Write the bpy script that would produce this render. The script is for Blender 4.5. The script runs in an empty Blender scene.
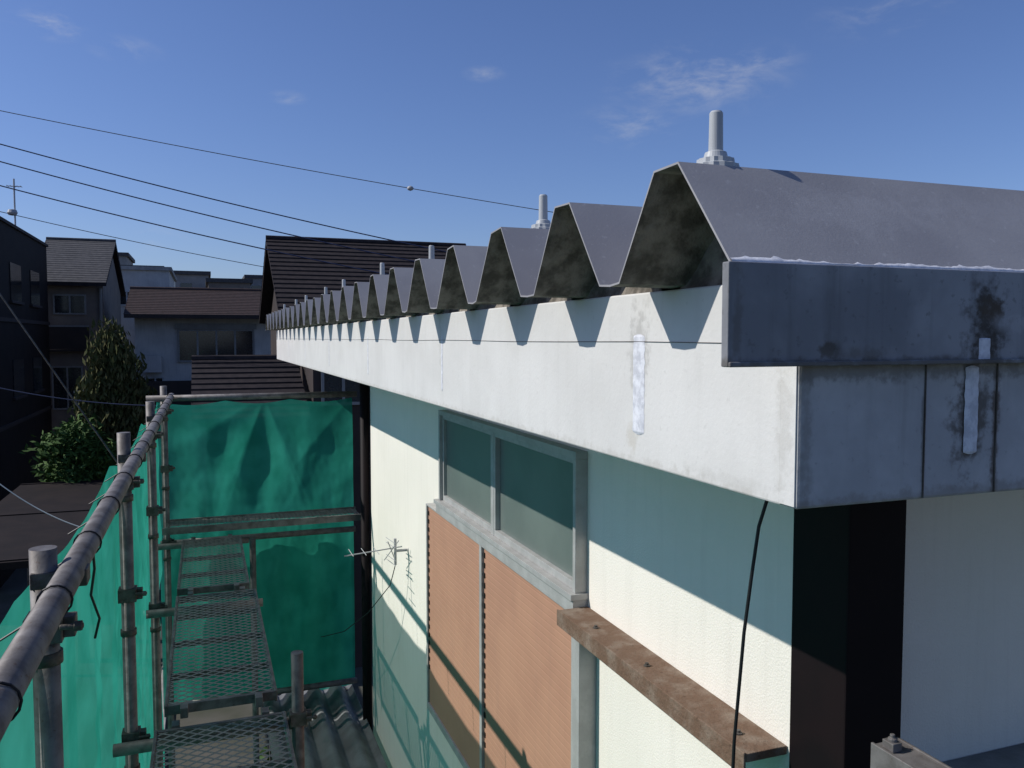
import bpy, bmesh, math, random
from mathutils import Vector, noise, Matrix
random.seed(7)
S=bpy.context.scene
COL=S.collection

# ------------------------------------------------------------------ materials
def pm(name,c1,c2=None,scale=5,detail=4,rough=.7,metal=0,bump=0,bscale=80,lo=.35,hi=.65,
       streak=0,streak_col=(.1,.1,.1),stains=None,spec=.35,rows=None,bdist=.01,speck=0):
    m=bpy.data.materials.new(name); m.use_nodes=True
    nt=m.node_tree; N=nt.nodes; L=nt.links
    b=N['Principled BSDF']; b.inputs['Roughness'].default_value=rough
    b.inputs['Metallic'].default_value=metal; b.inputs['Specular IOR Level'].default_value=spec
    tc=N.new('ShaderNodeTexCoord')
    def noi(sc,det=4,vec=None):
        n=N.new('ShaderNodeTexNoise'); n.inputs['Scale'].default_value=sc; n.inputs['Detail'].default_value=det
        n.inputs['Roughness'].default_value=.6
        L.new(vec or tc.outputs['Object'],n.inputs['Vector']); return n.outputs['Fac']
    def mr(v,a,b_,c=0,d=1):
        n=N.new('ShaderNodeMapRange'); n.interpolation_type='SMOOTHSTEP'
        n.inputs['From Min'].default_value=a; n.inputs['From Max'].default_value=b_
        n.inputs['To Min'].default_value=c; n.inputs['To Max'].default_value=d
        L.new(v,n.inputs['Value']); return n.outputs['Result']
    def mix(f,a,b_):
        n=N.new('ShaderNodeMix'); n.data_type='RGBA'
        if not isinstance(f,(int,float)): L.new(f,n.inputs[0])
        else: n.inputs[0].default_value=f
        for s,v in ((n.inputs[6],a),(n.inputs[7],b_)):
            if isinstance(v,tuple): s.default_value=(*v[:3],1)
            else: L.new(v,s)
        return n.outputs[2]
    def mm(op,a,b_):
        n=N.new('ShaderNodeMath'); n.operation=op
        for i,v in enumerate((a,b_)):
            if isinstance(v,(int,float)): n.inputs[i].default_value=v
            else: L.new(v,n.inputs[i])
        return n.outputs[0]
    c2=c2 or tuple(x*.8 for x in c1)
    col=mix(mr(noi(scale,detail),lo,hi),c1,c2)
    if speck:
        col=mix(mm('MULTIPLY',mr(noi(90,3),.62,.72),speck),col,streak_col)
    if streak:
        mp=N.new('ShaderNodeMapping'); mp.inputs['Scale'].default_value=(22,22,1.2)
        L.new(tc.outputs['Object'],mp.inputs['Vector'])
        f=mm('MULTIPLY',mr(noi(1.3,4,mp.outputs[0]),.48,.75),streak)
        col=mix(f,col,streak_col)
    if stains: sn=mr(noi(55,5),.3,.7,-.55,.55)
    for (c,s,st,sc) in (stains or []):
        a=N.new('ShaderNodeVectorMath'); a.operation='SUBTRACT'; L.new(tc.outputs['Object'],a.inputs[0]); a.inputs[1].default_value=c
        d=N.new('ShaderNodeVectorMath'); d.operation='DIVIDE'; L.new(a.outputs[0],d.inputs[0]); d.inputs[1].default_value=s
        l=N.new('ShaderNodeVectorMath'); l.operation='LENGTH'; L.new(d.outputs[0],l.inputs[0])
        v=mm('ADD',l.outputs['Value'],sn)
        f=mr(v,.3,1.5,st,0)
        col=mix(f,col,sc)
    L.new(col,b.inputs['Base Color'])
    if bump:
        bp=N.new('ShaderNodeBump'); bp.inputs['Strength'].default_value=bump; bp.inputs['Distance'].default_value=bdist
        L.new(noi(bscale,3),bp.inputs['Height']); L.new(bp.outputs[0],b.inputs['Normal'])
    return m

M={}
M['stucco']=pm('cream_stucco',(.81,.77,.69),(.765,.73,.65),scale=1.5,rough=.9,bump=.55,bscale=170,bdist=.003,streak=.15,streak_col=(.55,.52,.46))
M['fascia']=pm('painted_fascia',(.635,.625,.60),(.575,.565,.54),scale=3,rough=.7,bump=.25,bscale=120,bdist=.002,streak=.14,streak_col=(.42,.41,.39),speck=.25,
   stains=[((.665,1.2,-.02),(.05,.03,.07),.5,(.30,.29,.27)),((.665,1.22,-.17),(.05,.02,.02),.35,(.4,.36,.28)),((.665,.835,-.10),(.05,.015,.09),.3,(.36,.34,.3)),((.665,.95,-.195),(.05,.10,.010),.3,(.42,.41,.38)),((.665,2.42,-.02),(.05,.02,.08),.3,(.39,.38,.35)),
     ((.665,4,-.205),(.05,4,.010),.35,(.38,.36,.32))])
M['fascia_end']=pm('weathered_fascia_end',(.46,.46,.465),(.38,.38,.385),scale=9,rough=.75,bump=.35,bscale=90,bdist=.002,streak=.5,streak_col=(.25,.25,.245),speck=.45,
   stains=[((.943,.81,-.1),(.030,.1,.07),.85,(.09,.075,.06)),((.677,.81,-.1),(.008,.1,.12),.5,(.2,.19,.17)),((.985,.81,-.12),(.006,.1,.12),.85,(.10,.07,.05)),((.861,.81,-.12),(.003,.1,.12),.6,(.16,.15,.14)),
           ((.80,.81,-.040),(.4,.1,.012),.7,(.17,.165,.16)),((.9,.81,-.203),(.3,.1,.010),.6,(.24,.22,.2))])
M['flash']=pm('weathered_grey_flashing',(.29,.295,.31),(.19,.195,.21),scale=7,rough=.6,bump=.3,bscale=70,bdist=.002,streak=.7,streak_col=(.12,.12,.125),speck=.5,
   stains=[((.945,.795,.012),(.028,.1,.05),.98,(.035,.028,.022)),((.955,.795,.035),(.022,.1,.014),.9,(.06,.04,.025)),((.70,.795,-.012),(.018,.1,.012),.9,(.07,.06,.05)),((.735,.795,-.02),(.04,.1,.010),.6,(.12,.11,.1)),((1.0,.795,.02),(.05,.1,.01),.4,(.4,.4,.42)),((.78,.795,-.03),(.4,.1,.006),.8,(.1,.09,.08)),((.565,.795,.03),(.006,.1,.06),.6,(.12,.11,.1))])
M['deck']=pm('grey_folded_steel_roof',(.32,.315,.32),(.265,.26,.27),scale=4,rough=.55,bump=.2,bscale=220,bdist=.001,speck=.3,streak_col=(.45,.45,.46),
   stains=[((.80,.87,.16),(.12,.06,.03),.16,(.45,.45,.46)),((1.2,.9,.18),(.3,.1,.02),.15,(.42,.42,.44))])
M['deckunder']=pm('dirty_steel_underside',(.24,.215,.18),(.09,.08,.065),scale=26,rough=.95,bump=.5,bscale=60)
M['seal']=pm('white_sealant',(.70,.71,.75),(.50,.51,.55),scale=70,rough=.6,bump=.4,bscale=90,bdist=.0015)
M['dark']=pm('dark_brown_paint',(.010,.006,.007),(.007,.005,.006),rough=.6,spec=.12)
M['alu']=pm('aluminium_frame',(.42,.42,.41),(.35,.35,.34),scale=12,rough=.5,metal=.15,bump=.1,speck=.3,streak_col=(.25,.23,.2))
M['glass']=pm('frosted_glass',(.15,.18,.165),(.12,.145,.135),scale=2,rough=.35,spec=.6)
M['shutter']=pm('terracotta_shutter',(.43,.235,.155),(.39,.21,.14),scale=3,rough=.65,streak=.25,streak_col=(.32,.19,.14))
M['hole']=pm('slot_dark',(.02,.015,.012),rough=.9)
M['rust']=pm('rusty_brown_ledge',(.14,.085,.055),(.22,.17,.13),scale=14,rough=.85,bump=.5,bscale=60,lo=.4,hi=.75,speck=.6,streak_col=(.06,.03,.02))
M['galv']=pm('galvanised_steel_tube',(.19,.18,.175),(.11,.10,.095),scale=16,rough=.6,metal=.3,bump=.3,bscale=90,bdist=.002,speck=.6,streak_col=(.09,.05,.035))
M['galvd']=pm('worn_steel',(.12,.11,.10),(.065,.055,.045),scale=25,rough=.65,metal=.3,bump=.3)
M['cap']=pm('plastic_bolt_cap',(.42,.44,.45),(.36,.38,.39),rough=.45)
M['black']=pm('black_cable_rubber',(.012,.012,.013),rough=.5)
M['wire']=pm('power_cable',(.03,.04,.09),rough=.5)
M['soffit']=pm('soffit_board',(.6,.6,.56),rough=.85)
M['asphalt']=pm('asphalt',(.055,.055,.055),(.04,.04,.042),scale=3,rough=.9,bump=.3)
M['earth']=pm('ground_soil',(.10,.095,.08),(.055,.06,.04),scale=.6,rough=1,bump=.3)
M['conc']=pm('concrete',(.35,.34,.32),(.25,.245,.235),scale=4,rough=.9)
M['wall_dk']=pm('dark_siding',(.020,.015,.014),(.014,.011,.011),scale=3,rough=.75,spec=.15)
M['wall_beige']=pm('beige_siding',(.20,.17,.145),(.16,.135,.12),scale=2,rough=.85)
M['wall_white']=pm('white_siding',(.50,.49,.47),(.42,.41,.40),scale=2,rough=.85,streak=.2)
M['wall_grey']=pm('grey_render',(.26,.26,.255),(.2,.2,.2),scale=1,rough=.85,streak=.3)
M['wall_brown']=pm('brown_siding',(.045,.033,.030),(.033,.026,.024),scale=2,rough=.8)
M['roof_blk']=pm('black_slate_tiles',(.034,.028,.029),(.022,.019,.021),scale=9,rough=.85,spec=.12)
M['roof_brn']=pm('brown_roof_tiles',(.055,.038,.036),(.04,.03,.029),scale=8,rough=.8,spec=.15)
M['roof_gry']=pm('grey_roof_tiles',(.085,.083,.085),(.06,.06,.063),scale=6,rough=.75,spec=.2)
M['wglass']=pm('window_glass',(.02,.025,.03),rough=.12,spec=.8)
M['wframe']=pm('window_frame',(.45,.45,.46),rough=.5)
M['bark']=pm('bark',(.09,.065,.045),(.05,.04,.03),scale=20,rough=.95,bump=.5)
M['leaf1']=pm('olive_foliage',(.055,.07,.024),(.10,.092,.038),scale=9,rough=.85,spec=.15)
M['leaf2']=pm('green_foliage',(.065,.12,.025),(.035,.075,.02),scale=8,rough=.75,spec=.15)
M['galvroof']=pm('grey_corrugated_sheet',(.22,.23,.24),(.15,.155,.16),scale=6,rough=.55,metal=.15,bump=.2)

def net_mat():
    m=bpy.data.materials.new('green_mesh_sheet'); m.use_nodes=True
    nt=m.node_tree; N=nt.nodes; L=nt.links
    for n in list(N): N.remove(n)
    o=N.new('ShaderNodeOutputMaterial'); tc=N.new('ShaderNodeTexCoord')
    no=N.new('ShaderNodeTexNoise'); no.inputs['Scale'].default_value=4; no.inputs['Detail'].default_value=5
    L.new(tc.outputs['Object'],no.inputs['Vector'])
    r=N.new('ShaderNodeValToRGB'); r.color_ramp.elements[0].color=(.020,.25,.175,1); r.color_ramp.elements[1].color=(.040,.36,.265,1)
    r.color_ramp.elements[0].position=.35; r.color_ramp.elements[1].position=.65
    L.new(no.outputs['Fac'],r.inputs[0])
    d=N.new('ShaderNodeBsdfDiffuse'); t=N.new('ShaderNodeBsdfTranslucent'); tr=N.new('ShaderNodeBsdfTransparent')
    L.new(r.outputs[0],d.inputs[0]); L.new(r.outputs[0],t.inputs[0])
    a=N.new('ShaderNodeMixShader'); a.inputs[0].default_value=.55; L.new(d.outputs[0],a.inputs[1]); L.new(t.outputs[0],a.inputs[2])
    b=N.new('ShaderNodeMixShader'); b.inputs[0].default_value=.14; L.new(a.outputs[0],b.inputs[1]); L.new(tr.outputs[0],b.inputs[2])
    L.new(b.outputs[0],o.inputs[0]); return m
M['net']=net_mat()

def grate_mat():
    m=bpy.data.materials.new('expanded_metal'); m.use_nodes=True
    nt=m.node_tree; N=nt.nodes; L=nt.links
    p=N['Principled BSDF']; p.inputs['Base Color'].default_value=(.2,.195,.18,1); p.inputs['Metallic'].default_value=.2; p.inputs['Roughness'].default_value=.6
    o=N['Material Output']; tc=N.new('ShaderNodeTexCoord'); sp=N.new('ShaderNodeSeparateXYZ'); L.new(tc.outputs['Object'],sp.inputs[0])
    def ma(op,a,b):
        n=N.new('ShaderNodeMath'); n.operation=op
        for i,v in enumerate((a,b)):
            if v is None: continue
            if isinstance(v,(int,float)): n.inputs[i].default_value=v
            else: L.new(v,n.inputs[i])
        return n.outputs[0]
    x=ma('MULTIPLY',sp.outputs[0],16); y=ma('MULTIPLY',sp.outputs[1],22)
    f1=ma('LESS_THAN',ma('FRACT',ma('ADD',x,y),None),.26); f2=ma('LESS_THAN',ma('FRACT',ma('SUBTRACT',x,y),None),.26)
    f=ma('MAXIMUM',f1,f2)
    tr=N.new('ShaderNodeBsdfTransparent'); mx=N.new('ShaderNodeMixShader')
    L.new(f,mx.inputs[0]); L.new(tr.outputs[0],mx.inputs[1]); L.new(p.outputs[0],mx.inputs[2]); L.new(mx.outputs[0],o.inputs[0])
    return m
M['grate']=grate_mat()

# ------------------------------------------------------------------ geometry helpers
def empty(name):
    e=bpy.data.objects.new(name,None); COL.objects.link(e); e.empty_display_size=.2; return e
def mk(name,verts,faces,mat,parent=None,smooth=False,bevel=0,solid=0):
    me=bpy.data.meshes.new(name); me.from_pydata([tuple(v) for v in verts],[],faces); me.update()
    ob=bpy.data.objects.new(name,me); COL.objects.link(ob); me.materials.append(M[mat] if isinstance(mat,str) else mat)
    if parent: ob.parent=parent
    if smooth:
        for p in me.polygons: p.use_smooth=True
    if solid:
        s=ob.modifiers.new('s','SOLIDIFY'); s.thickness=solid; s.offset=0
    if bevel:
        b=ob.modifiers.new('b','BEVEL'); b.width=bevel; b.segments=2; b.limit_method='ANGLE'
    return ob
class Acc:
    def __init__(s): s.v=[]; s.f=[]
    def box(s,x0,x1,y0,y1,z0,z1):
        n=len(s.v)
        s.v+=[(x0,y0,z0),(x1,y0,z0),(x1,y1,z0),(x0,y1,z0),(x0,y0,z1),(x1,y0,z1),(x1,y1,z1),(x0,y1,z1)]
        s.f+=[tuple(n+i for i in q) for q in ((3,2,1,0),(4,5,6,7),(0,1,5,4),(1,2,6,5),(2,3,7,6),(3,0,4,7))]
    def pipe(s,p0,p1,r,seg=16,r1=None):
        p0=Vector(p0);p1=Vector(p1); r1=r if r1 is None else r1
        d=(p1-p0).normalized(); a=d.orthogonal().normalized(); b=d.cross(a); n=len(s.v)
        for p,rr in ((p0,r),(p1,r1)):
            for i in range(seg):
                t=2*math.pi*i/seg; s.v.append(tuple(p+a*rr*math.cos(t)+b*rr*math.sin(t)))
        for i in range(seg):
            j=(i+1)%seg; s.f.append((n+i,n+j,n+seg+j,n+seg+i))
        s.f.append(tuple(n+i for i in reversed(range(seg)))); s.f.append(tuple(n+seg+i for i in range(seg)))
    def lathe(s,c,prof,seg=24,rib=0):
        n=len(s.v); c=Vector(c)
        for k,(r,z) in enumerate(prof):
            for i in range(seg):
                t=2*math.pi*i/seg; rr=r*(1-rib*(i%2)) if r>.02 else r
                s.v.append((c.x+rr*math.cos(t),c.y+rr*math.sin(t),c.z+z))
        for k in range(len(prof)-1):
            for i in range(seg):
                j=(i+1)%seg; s.f.append((n+k*seg+i,n+k*seg+j,n+(k+1)*seg+j,n+(k+1)*seg+i))
    def make(s,name,mat,parent=None,**k): return mk(name,s.v,s.f,mat,parent,**k)
def box(name,x0,x1,y0,y1,z0,z1,mat,parent=None,bevel=0):
    a=Acc(); a.box(x0,x1,y0,y1,z0,z1); return a.make(name,mat,parent,bevel=bevel)
def smoothquads(ob):
    for p in ob.data.polygons:
        if len(p.vertices)==4: p.use_smooth=True
def curve(name,pts,r,mat,parent=None):
    cu=bpy.data.curves.new(name,'CURVE'); cu.dimensions='3D'; cu.bevel_depth=r; cu.bevel_resolution=3
    sp=cu.splines.new('POLY'); sp.points.add(len(pts)-1)
    for p,q in zip(sp.points,pts): p.co=(*q,1)
    ob=bpy.data.objects.new(name,cu); COL.objects.link(ob); cu.materials.append(M[mat])
    if parent: ob.parent=parent
    return ob

G=-5.8
# ------------------------------------------------------------------ main house
house=empty('stucco_house')
EX=.56; FX=.665; WX=1.2; Y0=.81; PITCH=.333; NT=23
YEND=.80+PITCH*NT
ZV=.080; ZC=.220
rr_=random.Random(11)
prof=[]
for i in range(NT):
    b=.80+i*PITCH
    j=lambda s=.004: rr_.uniform(-s,s)
    prof+=[(b,ZV if i else .086),(b+.115+j()*(i>0),ZC+j(.003)),(b+.172+j(),ZC+j(.003)),(b+.272+j(),ZV+j(.002)),(b+.30,ZV-.002)]
prof.append((YEND,ZV))
xs=[EX,1.0,2,3.5,6.5]
v=[];f=[]
for x in xs:
    for (y,z) in prof: v.append((x,y,z))
n=len(prof)
for a in range(len(xs)-1):
    for i in range(n-1): f.append((a*n+i,(a+1)*n+i,(a+1)*n+i+1,a*n+i+1))
deck=mk('folded_plate_roof',v,f,'deck',house)
deck.data.materials.append(M['deckunder'])
sm=deck.modifiers.new('s','SOLIDIFY'); sm.thickness=.003; sm.offset=-1; sm.material_offset=1; sm.material_offset_rim=0
v=[];f=[]
for i in range(NT):
    b=.80+i*PITCH; nu=8;nv=8; k=len(v)
    for q in range(nv+1):
        t=q/nv
        ya=b+.006+(.111)*t; yb=b+.280-(.108)*t
        z=.0735+(ZC-.006-.0735)*t
        for p in range(nu+1):
            y=ya+(yb-ya)*p/nu
            x=FX+.003+.045*t+.008*noise.noise(Vector((y*18,z*18,i)))+.012*math.sin(p/nu*math.pi)
            v.append((x,y,z))
    for q in range(nv):
        for p in range(nu): f.append((k+q*(nu+1)+p,k+q*(nu+1)+p+1,k+(q+1)*(nu+1)+p+1,k+(q+1)*(nu+1)+p))
mk('crest_closure_plates',v,f,'deckunder',house,smooth=True)
box('side_fascia',FX,FX+.03,Y0+.0305,YEND,-.207,ZV-.007,'fascia',house,bevel=.003)
box('end_fascia',FX,6.5,Y0,Y0+.03,-.207,.07,'fascia_end',house,bevel=.004)
box('fascia_far_end',FX+.031,6.5,YEND-.03,YEND-.001,-.207,.07,'fascia',house)
box('side_fascia_corner_lap',FX-.0015,FX-.0002,Y0+.003,Y0+.031,-.204,.07,'fascia',house)
curve('fascia_seam_wire',[(FX-.001,Y0+.1+i*.3,-.007+.0012*math.sin(i*1.7)) for i in range(25)],.0005,'galvd',house)
box('soffit',FX+.031,6.5,Y0+.031,YEND-.031,-.200,-.19,'soffit',house)
a=Acc(); a.box(EX-.008,6.5,.793,.806,-.033,.086); a.box(EX-.008,6.5,.788,.7925,-.033,-.027)
a.make('verge_flashing','flash',house,bevel=.0015)
a=Acc()
for x in (.861,.985,1.25): a.box(x,x+.002,Y0-.0015,Y0-.0002,-.205,-.034)
a.make('end_fascia_joints','galvd',house)
random.seed(3); a=Acc(); NX=420
for i in range(NX+1):
    x=EX+.0+i*(2.4/NX)
    w=.002+.014*max(0,noise.noise(Vector((x*9,0,0)))+.15)+.006*max(0,noise.noise(Vector((x*60,3,0))))+.004*max(0,noise.noise(Vector((x*150,3,4))))
    for t,h in ((-.25,.0005),(0.,.002),(.5,.002),(1.,.0006)):
        yy=.80+ t*w*.65; zz=.0865+t*w*.78
        a.v.append((x,yy-h*.76,zz+h*.65))
for i in range(NX):
    for k in range(3): a.f.append((i*4+k,(i+1)*4+k,(i+1)*4+k+1,i*4+k+1))
a.make('sealant_bead','seal',house,smooth=True)
def patch(name,axis,c,w,z0,z1,pos):
    v=[];f=[];n=60
    for i in range(n+1):
        t=i/n; z=z0+(z1-z0)*t; e=min(1,math.sqrt(max(0,1-abs(2*t-1)**14))+.3)
        wl=w*.5*e*(1+.12*noise.noise(Vector((z*90,pos*9,0)))); wr=w*.5*e*(1+.12*noise.noise(Vector((z*90,pos*9,7))))
        h=.0010+.0004*noise.noise(Vector((z*80,pos,2)))
        for q,hh in ((-wl,.0003),(-wl*.85,h),(wr*.85,h),(wr,.0003)):
            v.append((pos-hh,c+q,z) if axis=='x' else (c+q,pos-hh,z))
    for i in range(n):
        for k in range(3): f.append((i*4+k,i*4+k+1,(i+1)*4+k+1,(i+1)*4+k))
    mk(name,v,f,'seal',house,smooth=True)
for i in range(6): patch('sealant_patch',"x",1.2+1.2*i,.038 if i==0 else .016,-.158,.006,FX)
patch('sealant_patch_end',"y",.940,.024,-.152,-.036,Y0-.0016)
patch('sealant_patch_flashing',"y",.942,.020,-.030,.000,.793)
bp=[(.031,0),(.031,.006),(.025,.008),(.0245,.014),(.016,.016),(.014,.023),(.0095,.025),(.0088,.074),(.007,.0765),(.0001,.0765)]
a=Acc()
for idx,x in ((0,.635),(2,.665),(5,.69),(7,.665),(10,.67),(12,.67),(15,.67),(17,.67),(20,.67)):
    a.lathe((x,.80+idx*PITCH+.145,ZC),bp,28,.06)
for x in (1.6,2.6,4):
    for idx in (0,2,5,7,10): a.lathe((x,.80+idx*PITCH+.145,ZC),bp,24,.06)
a.make('roof_bolt_caps','cap',house)
box('walls',WX,6.2,1.47,6.42,G,-.201,'stucco',house)
box('corner_post',WX-.003,1.345,1.30,1.469,G,-.201,'dark',house,bevel=.004)
box('end_wall_ledge',1.345,6,1.33,1.4695,-1.08,-1.02,'galvroof',house,bevel=.004)
box('end_wall_base_dark_board',1.345,6,1.40,1.4695,G,-1.081,'wall_dk',house)  # dark board on the end wall, from below the ledge to the ground
a=Acc(); a.pipe((1.165,6.47,-.2),(1.165,6.47,G),.038); 
a.make('downpipe','dark',house,smooth=True)
a=Acc(); fx0=WX-.045
ya,yb,za,zb=2.51,4.25,-.86,-.38
def bar(acc,x0,y0,y1,z0,z1,x1=WX): acc.box(x0,x1,y0,y1,z0,z1)
bar(a,fx0,ya,yb,zb-.025,zb); bar(a,fx0,ya,ya+.022,za,zb-.0251); bar(a,fx0,yb-.022,yb,za,zb-.0251)
bar(a,fx0-.020,ya-.01,yb+.03,za-.022,za-.0005)
bar(a,fx0-.010,ya-.005,yb+.02,za-.066,za-.0225)
ym=3.40
bar(a,WX-.035,ym-.02,ym+.02,za,zb-.026)
for (p,q,x) in ((ya+.023,ym-.021,WX-.034),(ym+.021,yb-.023,WX-.028)):
    bar(a,x,p,q,za,za+.028); bar(a,x,p,q,zb-.046,zb-.026); bar(a,x,p,p+.018,za+.0281,zb-.0465); bar(a,x,q-.018,q,za+.0281,zb-.0465)
a.make('transom_window_frame','alu',house,bevel=.0015)
box('transom_glass',WX-.012,WX-.001,ya+.022,yb-.022,za,zb-.025,'glass',house)
a=Acc(); sx=WX-.052
sy0,sy1,sm_,sz0,sz1=2.49,4.50,3.53,-2.06,-.935
a.box(sx,WX,sy0,sy1,sz1,sz1+.0085); a.box(sx,WX,sy0,sy1,sz0-.04,sz0)
a.box(sx,WX,sy0,sy0+.035,sz0,sz1-.0005); a.box(sx,WX,sy1-.022,sy1,sz0,sz1-.0005)
a.box(sx+.004,WX-.001,sm_-.016,sm_+.016,sz0+.0005,sz1-.001)
a.box(sx-.012,WX,2.435,2.4885,G+3,sz1-.04)
a.make('shutter_frame','alu',house,bevel=.0015)
def slats(name,y0,y1,x):
    v=[];f=[];p=.028;n=int((sz1-sz0)/p)
    for i in range(n+1):
        z=sz1-i*p
        v+=[(x+.0006,y0,z),(x+.0006,y1,z),(x,y0,z-.004),(x,y1,z-.004),(x,y0,z-p+.004),(x,y1,z-p+.004)]
    for i in range(len(v)//2-1):
        f.append((2*i,2*i+1,2*i+3,2*i+2))
    mk(name,v,f,'shutter',house)
slats('shutter_panel_1',sy0+.035,sm_-.016,sx+.017); slats('shutter_panel_2',sm_+.016,sy1-.022,sx+.010)
a=Acc()
for y,x in ((sm_-.028,sx+.015),(sy1-.034,sx+.008)):
    z=sz1-.03
    while z>sz0+.2:
        a.box(x-.003,x+.003,y-.007,y+.007,z-.022,z); z-=.046
a.make('shutter_guide_slots','hole',house)

led=empty('rusty_ledge')
a=Acc(); a.box(1.09,WX-.002,1.475,2.50,-.925,-.905); a.box(1.083,1.0895,1.475,2.50,-.955,-.902)
a.make('ledge_channel','rust',led,bevel=.002)
a=Acc()
for y in (1.6,2.0,2.40): a.box(1.10,WX-.003,y,y+.03,-.96,-.926)
a.make('ledge_brackets','galvd',led)
a=Acc()
for y in (1.56,1.98,2.3): a.lathe((1.13,y,-.905),[(.009,0),(.009,.003),(.005,.004),(.005,.009),(0.0001,.009)],12)
a.make('ledge_bolts','galvd',led)

pts=[(.93,1.17,-.195),(.925,1.19,-.25),(.905,1.20,-.33),(.895,1.205,-.42),(.885,1.21,-.52),(.88,1.215,-.62),(.875,1.22,-.72),(.872,1.225,-.9),(.87,1.23,-1.4),(.87,1.23,-3)]
curve('hanging_cable',pts,.0032,'black')

ant=empty('tv_antenna'); a=Acc()
a.pipe((WX,5.18,-1.36),(1.12,5.18,-1.36),.009,8); a.pipe((1.12,5.18,-1.45),(1.12,5.18,-1.28),.009,8)
a.pipe((1.16,5.16,-1.33),(.80,5.2,-1.37),.004,8)
for i,x in enumerate((.84,.92,1.0)): a.pipe((x,5.10,-1.35),(x,5.28,-1.35),.0022,6)
for z in (-1.32,-1.40,-1.29,-1.43): a.pipe((1.10,5.09,z),(1.08,5.27,z),.0022,6)
a.pipe((1.13,5.12,-1.28),(1.06,5.24,-1.43),.003,6); a.pipe((1.06,5.12,-1.28),(1.13,5.24,-1.43),.003,6)
a.make('antenna_elements','wframe',ant)
curve('antenna_lead',[(1.12,5.18,-1.45),(1.1,5.25,-1.6),(1.0,5.5,-1.85),(.9,5.9,-2.1),(.8,6.4,-2.3)],.003,'black',ant)

ch=empty('steel_channel'); a=Acc()
a.box(1.095,1.145,.2,1.12,-.722,-.716); a.box(1.089,1.0945,.2,1.12,-.76,-.712); a.box(1.1455,1.151,.2,1.12,-.76,-.712)
a.box(1.10,1.12,1.08,1.105,-.7155,-.70); a.lathe((1.11,1.092,-.70),[(.008,0),(.008,.005),(.0045,.006),(.0045,.012),(.0001,.012)],10)
a.make('channel_section','galv',ch,bevel=.0015)
a=Acc(); a.pipe((1.12,1.06,-.762),(1.12,1.06,G),.0243); a.make('channel_post','galv',ch,smooth=True)

# ------------------------------------------------------------------ scaffolding
sc=empty('scaffolding'); R=.0243
PX=-.30; IX=.33; ys=[.05,1.80,3.52,5.2,6.85]; RX=-.250; RZ=-.452
a=Acc()
for y in ys: a.pipe((PX,y,-.405 if y<3 else -.365),(PX,y,G),R,24)
a.pipe((IX,3.42,-1.28),(IX,3.42,G),R,20)
a.pipe((IX,6.85,-1.60),(IX,6.85,G),R,16)
smoothquads(a.make('standards','galv',sc))
a=Acc()
for y in ys:
    for z in (-.62,-1.15,-1.7): a.pipe((PX,y,z-.012),(PX,y,z+.012),R+.005,20)
smoothquads(a.make('standard_rings','galvd',sc))
a=Acc()
a.pipe((RX,-.6,RZ),(RX,7.0,RZ),R,24)
a.pipe((-.42,6.80,RZ-.005),(1.16,6.80,RZ-.005),R,16)
for y in ys[1:]: a.pipe((PX-.06,y-.06,-1.59),(IX-.03 if y!=3.52 else IX+.04,y-.06,-1.59),R,16)
a.pipe((-.35,6.93,-1.6),(1.16,6.93,-1.6),R,16)
a.pipe((-.35,6.93,-2.9),(1.16,6.93,-2.9),R,16)
smoothquads(a.make('ledgers_and_rails','galv',sc))
a=Acc()
def coupler(x,y,z):
    a.box(x-.033,x+.033,y-.032,y+.032,z-.026,z+.026)
    a.pipe((x+.03,y-.04,z+.008),(x+.072,y-.04,z+.008),.006,8); a.pipe((x+.055,y-.04,z+.008),(x+.07,y-.04,z+.008),.011,6)
    a.box(x+.031,x+.054,y-.018,y+.018,z-.02,z+.02)
for y in ys: coupler(PX,y,-.56); coupler(PX,y,-1.0); coupler(PX,y,-1.57)
coupler(IX,3.42,-1.55)
for y in ys[1:]: a.box(PX-.02,RX+.028,y-.026,y+.026,RZ-.028,RZ+.004)
a.make('couplers','galvd',sc,bevel=.006)
def plank(i,x0,x1,y0,y1,z):
    mk('plank_grating_%d'%i,[(x0,y0,z),(x1,y0,z),(x1,y1,z),(x0,y1,z)],[(0,1,2,3)],'grate',sc)
    b=Acc()
    b.box(x0-.012,x0,y0,y1,z-.04,z+.006); b.box(x1,x1+.012,y0,y1,z-.04,z+.006)
    b.box(x0,x1,y0,y0+.02,z-.035,z+.004); b.box(x0,x1,y1-.02,y1,z-.035,z+.004)
    k=y0+.35
    while k<y1-.2: b.box(x0,x1,k,k+.018,z-.03,z-.003); k+=.42
    for x in (x0+.05,x1-.08):
        b.box(x,x+.03,y0-.06,y0,z-.03,z+.012); b.box(x,x+.03,y1,y1+.05,z-.03,z+.012)
    b.make('plank_frame_%d'%i,'galv',sc,bevel=.002)
plank(1,-.20,.27,1.85,3.44,-1.53); plank(2,-.17,.25,3.58,5.12,-1.50); plank(3,-.17,.22,5.26,6.55,-1.50); plank(4,-.20,.27,0.13,1.7,-1.53)
mk('cross_plank_grating',[(-.3,6.62,-1.42),(1.15,6.62,-1.42),(1.15,6.9,-1.42),(-.3,6.9,-1.42)],[(0,1,2,3)],'grate',sc)
b=Acc(); b.box(-.32,1.16,6.60,6.615,-1.46,-1.41); b.box(-.32,1.16,6.905,6.92,-1.46,-1.41)
b.make('cross_plank_frame','galv',sc)

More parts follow.
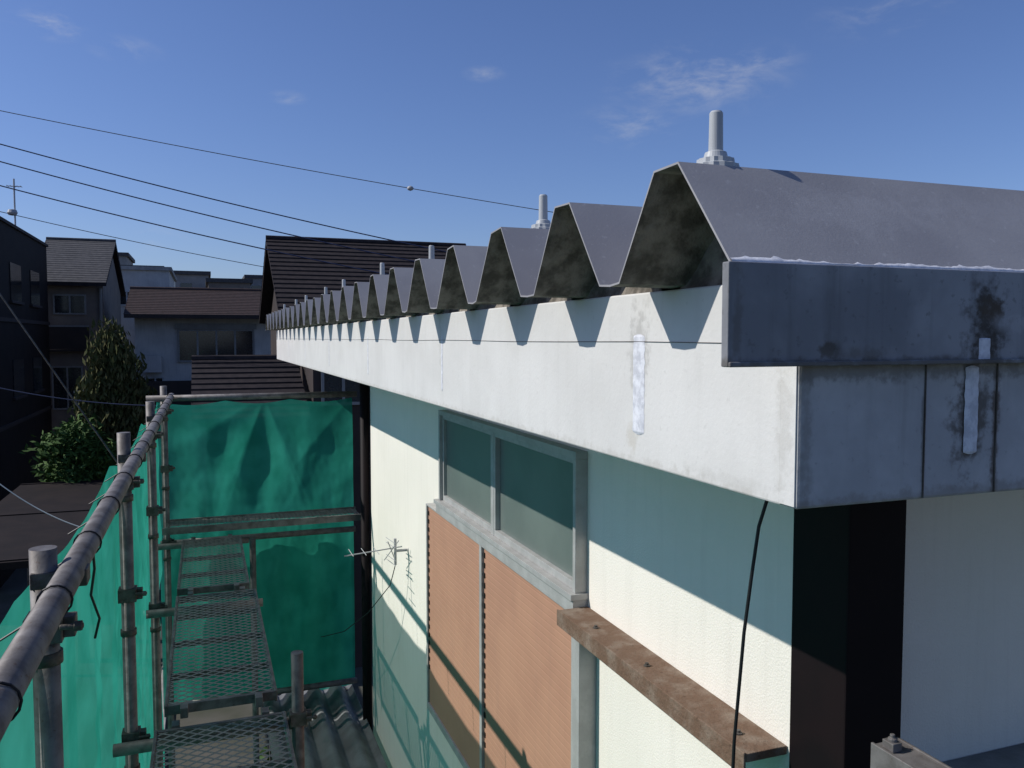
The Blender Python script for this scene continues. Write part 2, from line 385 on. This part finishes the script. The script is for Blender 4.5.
def grid(name,fn,nu,nv,mat):
    v=[fn(i/nu,j/nv) for j in range(nv+1) for i in range(nu+1)]
    f=[(j*(nu+1)+i,j*(nu+1)+i+1,(j+1)*(nu+1)+i+1,(j+1)*(nu+1)+i) for j in range(nv) for i in range(nu)]
    return mk(name,v,f,mat,smooth=True)
def fold(p,q,s): return noise.noise(Vector((p*s,q*s*.25,1.7)))
def leftnet(u,v_):
    y=-.3+u*7.3
    fr=((y-1.80)/1.72)%1
    sag=.05*math.sin(math.pi*fr)+.02*noise.noise(Vector((y*3,0,0)))
    zt=-.50-sag; z=zt+(-4.2-zt)*v_
    dep=min(1,v_*5)
    pl=abs(noise.noise(Vector((y*2.2+z*.25,z*.35,5))))*.09
    dg=abs(math.sin(y*4.5+z*2.2+2*noise.noise(Vector((y,z,0)))))*.025*max(0,1-abs(z+1.2)/1.0)
    x=-.352+dep*(-pl+dg*.6+.02*fold(y+z*.5,z,9)+.006*noise.noise(Vector((y*14,z*9,0))))
    return (x,y,z)
grid('added_dimming_net',leftnet,340,90,'net')
def farnet(u,v_):
    x=-.36+u*1.52
    fr=(x+.36)/1.52
    zt=-.50-.03*abs(math.sin(math.pi*fr*3)); z=zt+(-2.95-zt)*v_
    dep=min(1,v_*6)
    sw=0
    for (cx,s) in ((-.36,1),(1.16,-1),(.45,1),(.45,-1)):
        ang=math.atan2(-(z+.48),s*(x-cx)+1e-4); sw+=abs(math.sin(ang*4.5+cx*2))*.020*max(0,1-abs(x-cx)/1.1)
    w=max(0,min(1,(z+1.75)/.4))
    y=7.03+dep*(-sw*w+.04*fold(x,z,4)+.016*noise.noise(Vector((x*7,z*3,3)))+.003*noise.noise(Vector((x*22,z*12,3))))
    return (x,y,z)
grid('added_dimming_net',farnet,170,180,'net')
def dimnet(u,v_):  # extra layer added behind the far net to darken its lower half
    x=-.36+u*1.52; z=-1.50-.03*math.sin(u*9)-1.5*v_
    return (x,7.14+.04*noise.noise(Vector((x*4,z*1.3,9)))+.01*noise.noise(Vector((x*14,z*8,9))),z)
grid('added_dimming_net',dimnet,80,70,'net')
a=Acc()
for y in [.3+.43*i for i in range(16)]:
    for k in range(14):
        t0=k/14*2*math.pi; t1=(k+1)/14*2*math.pi; q=R+.003
        a.pipe((RX+q*math.cos(t0),y+.004*math.cos(t0),RZ+q*math.sin(t0)),(RX+q*math.cos(t1),y+.004*math.cos(t1),RZ+q*math.sin(t1)),.002,5)
    a.pipe((RX-.02,y,RZ-.02),(-.35,y+.01,RZ-.07),.002,5)
a.make('net_tie_cords','black',sc)
curve('loose_rope',[(RX-.03,2.35,-.52),(RX-.03,2.38,-.60),(RX-.045,2.42,-.68),(RX-.035,2.5,-.77),(RX-.05,2.52,-.83)],.0035,'black')

lr=empty('lower_corrugated_roof'); v=[];f=[];n=72
for j,y in enumerate((3.2,7.2)):
    for i in range(n+1):
        x=.40+i*.75/n; v.append((x,y,-3.0+.035*math.sin(i/n*2*math.pi*4)-.02*j))
for i in range(n): f.append((i,i+1,n+2+i,n+1+i))
mk('corrugated_sheet',v,f,'galvroof',lr,smooth=True,solid=.004)
a=Acc()
for x in (.45,1.05):
    for y in (3.3,7.1): a.box(x,x+.06,y,y+.06,G,-3.05)
a.make('lean_to_posts','galvd',lr)

# ------------------------------------------------------------------ neighbours
def stepped(name,x0,x1,ye,ze,yr,zr,rows,mat,parent,back=True,th=.12,s=.028):
    a=Acc()
    def slope(ya_,za_,yb_,zb_):
        v=[]
        for i in range(rows):
            t0=i/rows;t1=(i+1)/rows
            y0=ya_+(yb_-ya_)*t0;y1=ya_+(yb_-ya_)*t1;z0=za_+(zb_-za_)*t0;z1=za_+(zb_-za_)*t1
            v+=[(y0,z0+s),(y1,z1)]
        k=len(a.v)
        for (y,z) in v: a.v+=[(x0,y,z),(x1,y,z)]
        for i in range(len(v)-1): a.f.append((k+2*i,k+2*i+1,k+2*i+3,k+2*i+2))
    slope(ye,ze,yr,zr)
    if back: slope(2*yr-ye,ze,yr,zr)
    a.make(name,mat,parent)
    yb=2*yr-ye if back else yr
    prof=[(ye,ze+.02),(yr,zr-.005)]+([(yb,ze+.02)] if back else [])
    v=[(x,y,z) for x in (x0+.01,x1-.01) for (y,z) in prof]+[(x,y,z-th) for x in (x0+.01,x1-.01) for (y,z) in prof]
    n=len(prof); f=[]
    for i in range(n-1): f+= [(2*n+i,2*n+i+1,3*n+i+1,3*n+i),(i,i+1,2*n+i+1,2*n+i),(n+i,3*n+i,3*n+i+1,n+i+1)]
    f+=[(0,2*n,3*n,n),(n-1,2*n-1,4*n-1,3*n-1)]
    mk(name+'_edge',v,f,'roof_blk' if mat!='roof_brn' else 'wall_brown',parent)
    a=Acc(); a.pipe((x0,yr,zr),(x1,yr,zr),.07,8); a.make(name+'_ridge_cap',mat,parent)
def gable(name,x0,x1,y0,y1,zb,ze,zr,mat,parent):
    ym_=(y0+y1)/2
    v=[(x,y,z) for x in (x0,x1) for (y,z) in ((y0,zb),(y1,zb),(y1,ze),(ym_,zr),(y0,ze))]
    f=[(0,1,2,3,4),(9,8,7,6,5),(0,4,9,5),(1,6,7,2)]
    mk(name,v,f,mat,parent)
def win(parent,y,x0,x1,z0,z1,div=2,fr='wframe',w=.05):
    a=Acc(); a.box(x0,x1,y-.05,y+.001,z1-w,z1); a.box(x0,x1,y-.06,y+.001,z0,z0+w)
    for i in range(div+1):
        x=x0+(x1-x0-w)*i/div; a.box(x,x+w,y-.045,y+.001,z0+w,z1-w)
    a.make('window_frame',fr,parent); box('window_pane',x0+.01,x1-.01,y-.02,y-.005,z0+w,z1-w,'wglass',parent)

h=empty('dark_townhouse')
box('walls',-11,-4.55,21.5,29.4,G,2.82,'wall_dk',h); box('parapet_cap',-11.05,-4.50,21.45,29.45,2.821,2.90,'wall_brown',h)
a=Acc()
for z in (-2.2,.4): a.box(-4.549,-4.51,21.5,29.4,z,z+.1)
a.make('belt_courses','wall_brown',h)
for z in (-1.5,.95):
    for y in (24.0,26.6):
        box('side_window',-4.549,-4.525,y,y+1.3,z,z+.95,'wglass',h); box('side_window_sill',-4.549,-4.48,y-.1,y+1.4,z-.07,z-.001,'wall_brown',h)
h=empty('beige_house')
gable('walls',-5.0,-3.05,30,36,G,1.7,3.1,'wall_beige',h)
stepped('tile_roof',-5.1,-2.9,29.5,1.75,33,3.45,20,'roof_gry',h,s=.012)
win(h,30,-4.5,-3.55,.75,1.4,2,'wall_grey'); win(h,30,-4.6,-3.7,-2.3,-.9,2,'wall_grey')
win(h,30,-4.5,-3.6,-.4,.2,2,'wall_grey')
a=Acc(); a.box(-4.9,-3.45,29.6,29.66,-.35,.35); a.box(-4.9,-3.45,29.6,30,-.42,-.36); a.make('balcony','wall_brown',h)
a=Acc(); a.box(-4.9,-3.45,29.59,29.67,.351,.40); a.make('balcony_rail','wall_grey',h)
a=Acc(); a.pipe((-3.12,29.93,1.6),(-3.12,29.93,G),.05,8); a.make('drain_pipe','wall_grey',h)
h=empty('flat_roof_house')
box('walls',-3.6,-1.3,37,44,G,2.75,'wall_white',h); box('parapet',-3.7,-1.2,36.9,44.1,2.751,2.9,'conc',h)
a=Acc(); a.lathe((-2.0,36.85,.9),[(0,0),(.3,.03),(.3,.12),(0,.15)],16); a.pipe((-2,36.85,.9),(-2,37,.3),.04,8); a.make('satellite_dish','wframe',h)
win(h,37,-3.2,-2.6,1.3,1.9)
h=empty('white_bungalow')
gable('walls',-2.0,3.6,28,32,G,.75,1.4,'wall_white',h)
stepped('tile_roof',-2.25,3.9,27.3,.70,30,1.62,16,'roof_brn',h,s=.012)
win(h,28,-.79,1.51,-.76,.28,4,'wall_grey',.06)
box('shutter_box',-.85,1.57,27.9,27.999,.285,.45,'wall_grey',h)
win(h,28,-1.7,-1.2,-2.2,-1.2)
box('balcony_panel',-2.0,3.6,27.2,27.26,-2.3,-1.3,'wall_brown',h)
a=Acc(); a.box(-1.75,-1.25,27.6,27.95,-1.05,-.55); a.pipe((-1.5,27.59,-.8),(-1.5,27.6,-.8),.18,16); a.make('air_conditioner_unit','wall_white',h)
h=empty('slate_roof_house')
stepped('slate_roof',1.30,5.85,16,.46,19,2.17,17,'roof_blk',h)
gable('walls',1.55,5.5,16.5,21.5,G,.4,1.85,'wall_brown',h)
stepped('lower_slate_roof',-.22,1.62,13.9,-1.30,16.1,-.38,11,'roof_blk',h,back=False)
box('lower_walls',0,3.9,14.4,16.49,G,-1.3,'wall_brown',h)
box('annex_wall',1.72,3.9,14.39,16.49,-1.299,-.3,'wall_brown',h)
win(h,14.385,1.85,2.6,-1.15,-.5,2,'wall_grey')
h=empty('carport')
a=Acc(); a.box(-2.95,-1.45,10.4,16,-2.55,-2.47)
for i in range(3): a.box(-2.95,-1.45,10.45+i*2.7,10.5+i*2.7,-2.469,-2.455)
a.make('carport_roof','wall_dk',h)
a=Acc()
for x in (-2.9,-1.55):
    for y in (10.5,15.9): a.box(x,x+.08,y,y+.08,G,-2.551)
a.make('carport_posts','galvd',h)
gw=empty('garden_wall'); box('wall_panel',-3.3,-2.3,25,25.15,G,-1.5,'conc',gw); box('wall_coping',-3.32,-2.28,24.97,25.18,-1.499,-1.42,'wall_white',gw)
bf=empty('block_fence'); box('fence_panel',-2.2,2.5,20.5,20.65,G,-3.6,'conc',bf); box('fence_coping',-2.2,2.5,20.47,20.68,-3.599,-3.54,'conc',bf)
for i,(x,w,y,z,mt) in enumerate(((-7,4,70,5.2,'wall_beige'),(-2.5,3,85,6.0,'wall_grey'),(.4,3.4,75,4.7,'wall_beige'),(4.4,3,95,6.5,'wall_grey'),(-12,5,90,8,'wall_grey'),(9,9,80,5,'wall_beige'),(-22,8,60,5,'wall_beige'),(20,12,70,5,'wall_white'),(-40,14,60,3,'wall_grey'),(35,14,90,4,'wall_grey'))):
    h=empty('distant_building')
    box('walls',x,x+w,y,y+8,G,z,mt,h); box('roof_slab',x-.2,x+w+.2,y-.2,y+8.2,z+.001,z+.35,'roof_gry',h)
    for k in range(3):
        for q in range(max(1,int(w/1.8))): box('window_pane',x+.5+q*1.7,x+1.5+q*1.7,y-.04,y-.01,z-1.9-k*2.8,z-.8-k*2.8,'wglass',h)
ra=empty('rooftop_antenna'); a=Acc()
a.pipe((-4.75,26,2.8),(-4.75,26,4.3),.022,8); a.pipe((-4.93,26,4.1),(-4.57,26,4.1),.012,6)
for i in range(5): a.pipe((-4.9+.08*i,25.87,4.1),(-4.9+.08*i,26.13,4.1),.007,5)
a.lathe((-4.80,25.95,3.3),[(.0,0),(.10,.02),(.13,.08),(.10,.16),(.0,.18)],12)
a.make('antenna_mast','wframe',ra)
ra=empty('rooftop_antenna'); a=Acc()
a.pipe((-3.5,37.5,2.9),(-3.5,37.5,3.9),.02,8); a.pipe((-3.65,37.5,3.8),(-3.3,37.5,3.8),.012,6)
for i in range(5): a.pipe((-3.65+.08*i,37.3,3.8),(-3.65+.08*i,37.7,3.8),.008,5)
a.make('antenna_mast','galvd',ra)

# ------------------------------------------------------------------ ground
g=mk('ground',[(-900,-900,G),(900,-900,G),(900,900,G),(-900,900,G)],[(0,1,2,3)],'earth')
mk('road',[(-3,8,G+.004),(-.8,8,G+.004),(-.8,60,G+.004),(-3,60,G+.004)],[(0,1,2,3)],'asphalt')
a=Acc(); a.box(-.79,-.65,8,20.4,G,G+.12); a.make('road_kerb','conc')

# ------------------------------------------------------------------ trees
def tree(name,c,rx,rz,zc,n,leaf,mat,cone=False,seed=1,nb=30):
    rnd=random.Random(seed); e=empty(name); t=Acc()
    base=Vector((c[0],c[1],G)); top=Vector((c[0]+.05,c[1],zc+rz*.4))
    t.pipe(base,top,.11,10,.03)
    blobs=[]
    for i in range(nb):
        th=rnd.uniform(0,6.28); h=rnd.uniform(-.95,.9)
        env=(min(1,1.25*(1-((h+1)/2)**2.2)) if cone else math.sqrt(1-h*h))
        rr=env*rnd.uniform(.15,.9)
        p=Vector((c[0]+rx*rr*math.cos(th),c[1]+rx*rr*math.sin(th),zc+rz*h)); blobs.append((p,rnd.uniform(.22,.42)*rx))
        s=base.lerp(top,min(.95,max(.2,(p.z-rx*.6-G)/(top.z-G)))); t.pipe(s,p,.03,6,.008)
    t.make('trunk_and_limbs','bark',e)
    a=Acc()
    for i in range(n):
        p,r=blobs[rnd.randrange(len(blobs))]
        d=Vector((rnd.gauss(0,1),rnd.gauss(0,1),rnd.gauss(0,1))).normalized()*r*rnd.uniform(.2,1.4)
        if cone: d.z*=1.8
        q=p+d; s=leaf*rnd.uniform(.6,1.4)
        u=Vector((rnd.gauss(0,1),rnd.gauss(0,1),rnd.gauss(0,1))).normalized(); w=u.orthogonal().normalized()
        if cone: u=Vector((rnd.gauss(0,.4),rnd.gauss(0,.4),1)).normalized(); w=u.orthogonal().normalized(); w.rotate(Matrix.Rotation(rnd.uniform(0,6.28),3,u))
        k=len(a.v); a.v+=[q-u*s,q+w*s*.35,q+u*s*1.1,q-w*s*.35]; a.f.append((k,k+1,k+2,k+3))
    a.make('foliage',mat,e)
tree('conifer_tree',(-1.62,17.2),.66,1.12,-1.15,13000,.07,'leaf1',cone=True,seed=2,nb=46)
tree('garden_tree',(-2.15,16.4),.75,.45,-2.15,7000,.06,'leaf2',seed=5)
tree('garden_tree',(-2.9,22),.8,.8,-3.0,4000,.09,'leaf1',seed=9)
tree('garden_shrub',(.9,8.3),.6,.5,-4.6,5000,.06,'leaf2',seed=11)

# ------------------------------------------------------------------ wires
def wire(name,A,B,t0,t1,sag,r,mat='wire'):
    A=Vector(A);B=Vector(B);pts=[]
    for i in range(41):
        t=t0+(t1-t0)*i/40; p=A.lerp(B,t); p.z-=sag*4*(t)*(1-t); pts.append(tuple(p))
    return curve(name,pts,r,mat)
wire('power_line',(-3.48,17.3,4.07),(3.74,15.7,2.85),-1,1.8,.03,.007,'galvd')
wire('power_line',(-3.48,17.3,3.49),(3.74,15.7,1.79),-1,1.5,.06,.011)
wire('power_line',(-3.48,17.3,3.18),(3.74,15.7,1.48),-1,1.5,.07,.011)
wire('power_line',(-3.48,17.3,2.75),(3.74,15.7,1.13),-1,1.3,.07,.011)
wire('power_line',(-3.3,21.3,2.6),(5.2,22.7,1.35),-.5,1.1,.1,.008,'galvd')
ins=Acc(); ins.lathe((3.74,15.7,2.80),[(.0,0),(.05,.02),(.065,.05),(.05,.08),(0,.1)],14); ins.make('line_marker_ball','wframe',smooth=True)
wire('guy_wire',(-1.39,6.9,.347),(-.62,6.6,-.88),-.6,1.3,.0,.006,'galvd')
wire('telephone_cable',(-1.39,6.9,-1.08),(-.86,6.66,-1.37),-1,1.15,.03,.004,'cap')
wire('telephone_cable',(-1.86,9.2,-.48),(-.6,8.9,-.66),-1,1.3,.03,.005)

# ------------------------------------------------------------------ light
sd=Vector((1,-.35,-.885)).normalized()
sl=bpy.data.lights.new('sun','SUN'); sl.energy=4.3; sl.angle=math.radians(.5); sl.color=(1,.96,.90)
so=bpy.data.objects.new('sun',sl); COL.objects.link(so); so.rotation_euler=sd.to_track_quat('-Z','Y').to_euler()
elev=math.asin(-sd.z); az=math.atan2(-sd.x,-sd.y)
w=bpy.data.worlds.new('World'); S.world=w; w.use_nodes=True
N=w.node_tree.nodes; L=w.node_tree.links
bg=N['Background']; sky=N.new('ShaderNodeTexSky'); sky.sky_type='NISHITA'; sky.sun_disc=False
sky.sun_elevation=elev; sky.sun_rotation=az; sky.air_density=1.0; sky.dust_density=.6; sky.ozone_density=2.8; sky.altitude=50
bg.inputs['Strength'].default_value=.09
tint=N.new('ShaderNodeMix'); tint.data_type='RGBA'; tint.blend_type='MULTIPLY'; tint.inputs[0].default_value=1; tint.inputs[7].default_value=(.80,.89,1.22,1)
L.new(sky.outputs[0],tint.inputs[6])
tc=N.new('ShaderNodeTexCoord')
nz=N.new('ShaderNodeTexNoise'); nz.inputs['Scale'].default_value=16; nz.inputs['Detail'].default_value=8; nz.inputs['Roughness'].default_value=.62; nz.inputs['Distortion'].default_value=.3
mp=N.new('ShaderNodeMapping'); mp.inputs['Scale'].default_value=(1,1,2.6); L.new(tc.outputs['Generated'],mp.inputs[0]); L.new(mp.outputs[0],nz.inputs[0])
def math_(op,a,b=None):
    n=N.new('ShaderNodeMath'); n.operation=op
    for i,v in enumerate((a,b)):
        if v is None: continue
        if isinstance(v,(int,float)): n.inputs[i].default_value=v
        else: L.new(v,n.inputs[i])
    return n.outputs[0]
tot=None
for (dx,dy,dz,rad,st) in ((.566,.877,.312,.13,.42),(.48,.90,.255,.08,.32),(.33,.99,.325,.03,.35),(-.17,1.15,.378,.05,.5),(-.08,1.10,.34,.045,.35),(.10,1.05,.29,.025,.4),(.63,.85,.33,.06,.3),(.75,.78,.38,.09,.2),(-.05,1.1,.12,.05,.2)):
    d=Vector((dx,dy,dz)).normalized()
    s=N.new('ShaderNodeVectorMath'); s.operation='SUBTRACT'; L.new(tc.outputs['Generated'],s.inputs[0]); s.inputs[1].default_value=d
    m_=N.new('ShaderNodeVectorMath'); m_.operation='MULTIPLY'; L.new(s.outputs[0],m_.inputs[0]); m_.inputs[1].default_value=(1,1,2.6)
    l=N.new('ShaderNodeVectorMath'); l.operation='LENGTH'; L.new(m_.outputs[0],l.inputs[0])
    r=N.new('ShaderNodeMapRange'); r.interpolation_type='SMOOTHSTEP'; r.inputs['From Min'].default_value=0; r.inputs['From Max'].default_value=rad; r.inputs['To Min'].default_value=st; r.inputs['To Max'].default_value=0
    L.new(l.outputs['Value'],r.inputs['Value'])
    tot=r.outputs[0] if tot is None else math_('MAXIMUM',tot,r.outputs[0])
nr=N.new('ShaderNodeMapRange'); nr.interpolation_type='SMOOTHSTEP'; nr.inputs['From Min'].default_value=.42; nr.inputs['From Max'].default_value=.75; L.new(nz.outputs['Fac'],nr.inputs['Value'])
fac=math_('MULTIPLY',tot,nr.outputs[0])
mx=N.new('ShaderNodeMix'); mx.data_type='RGBA'; L.new(fac,mx.inputs[0]); L.new(tint.outputs[2],mx.inputs[6]); mx.inputs[7].default_value=(6.5,6.6,7,1)
L.new(mx.outputs[2],bg.inputs['Color'])

# ------------------------------------------------------------------ camera
cam=bpy.data.cameras.new('camera'); cam.lens=29.2; cam.sensor_width=36; cam.clip_end=3000; cam.clip_start=.02
co=bpy.data.objects.new('camera',cam); COL.objects.link(co); co.location=(0,0,0)
co.rotation_euler=(math.radians(90-3.17),0,math.radians(-20.3)); S.camera=co
S.view_settings.view_transform='Standard'; S.view_settings.look='None'; S.view_settings.exposure=0
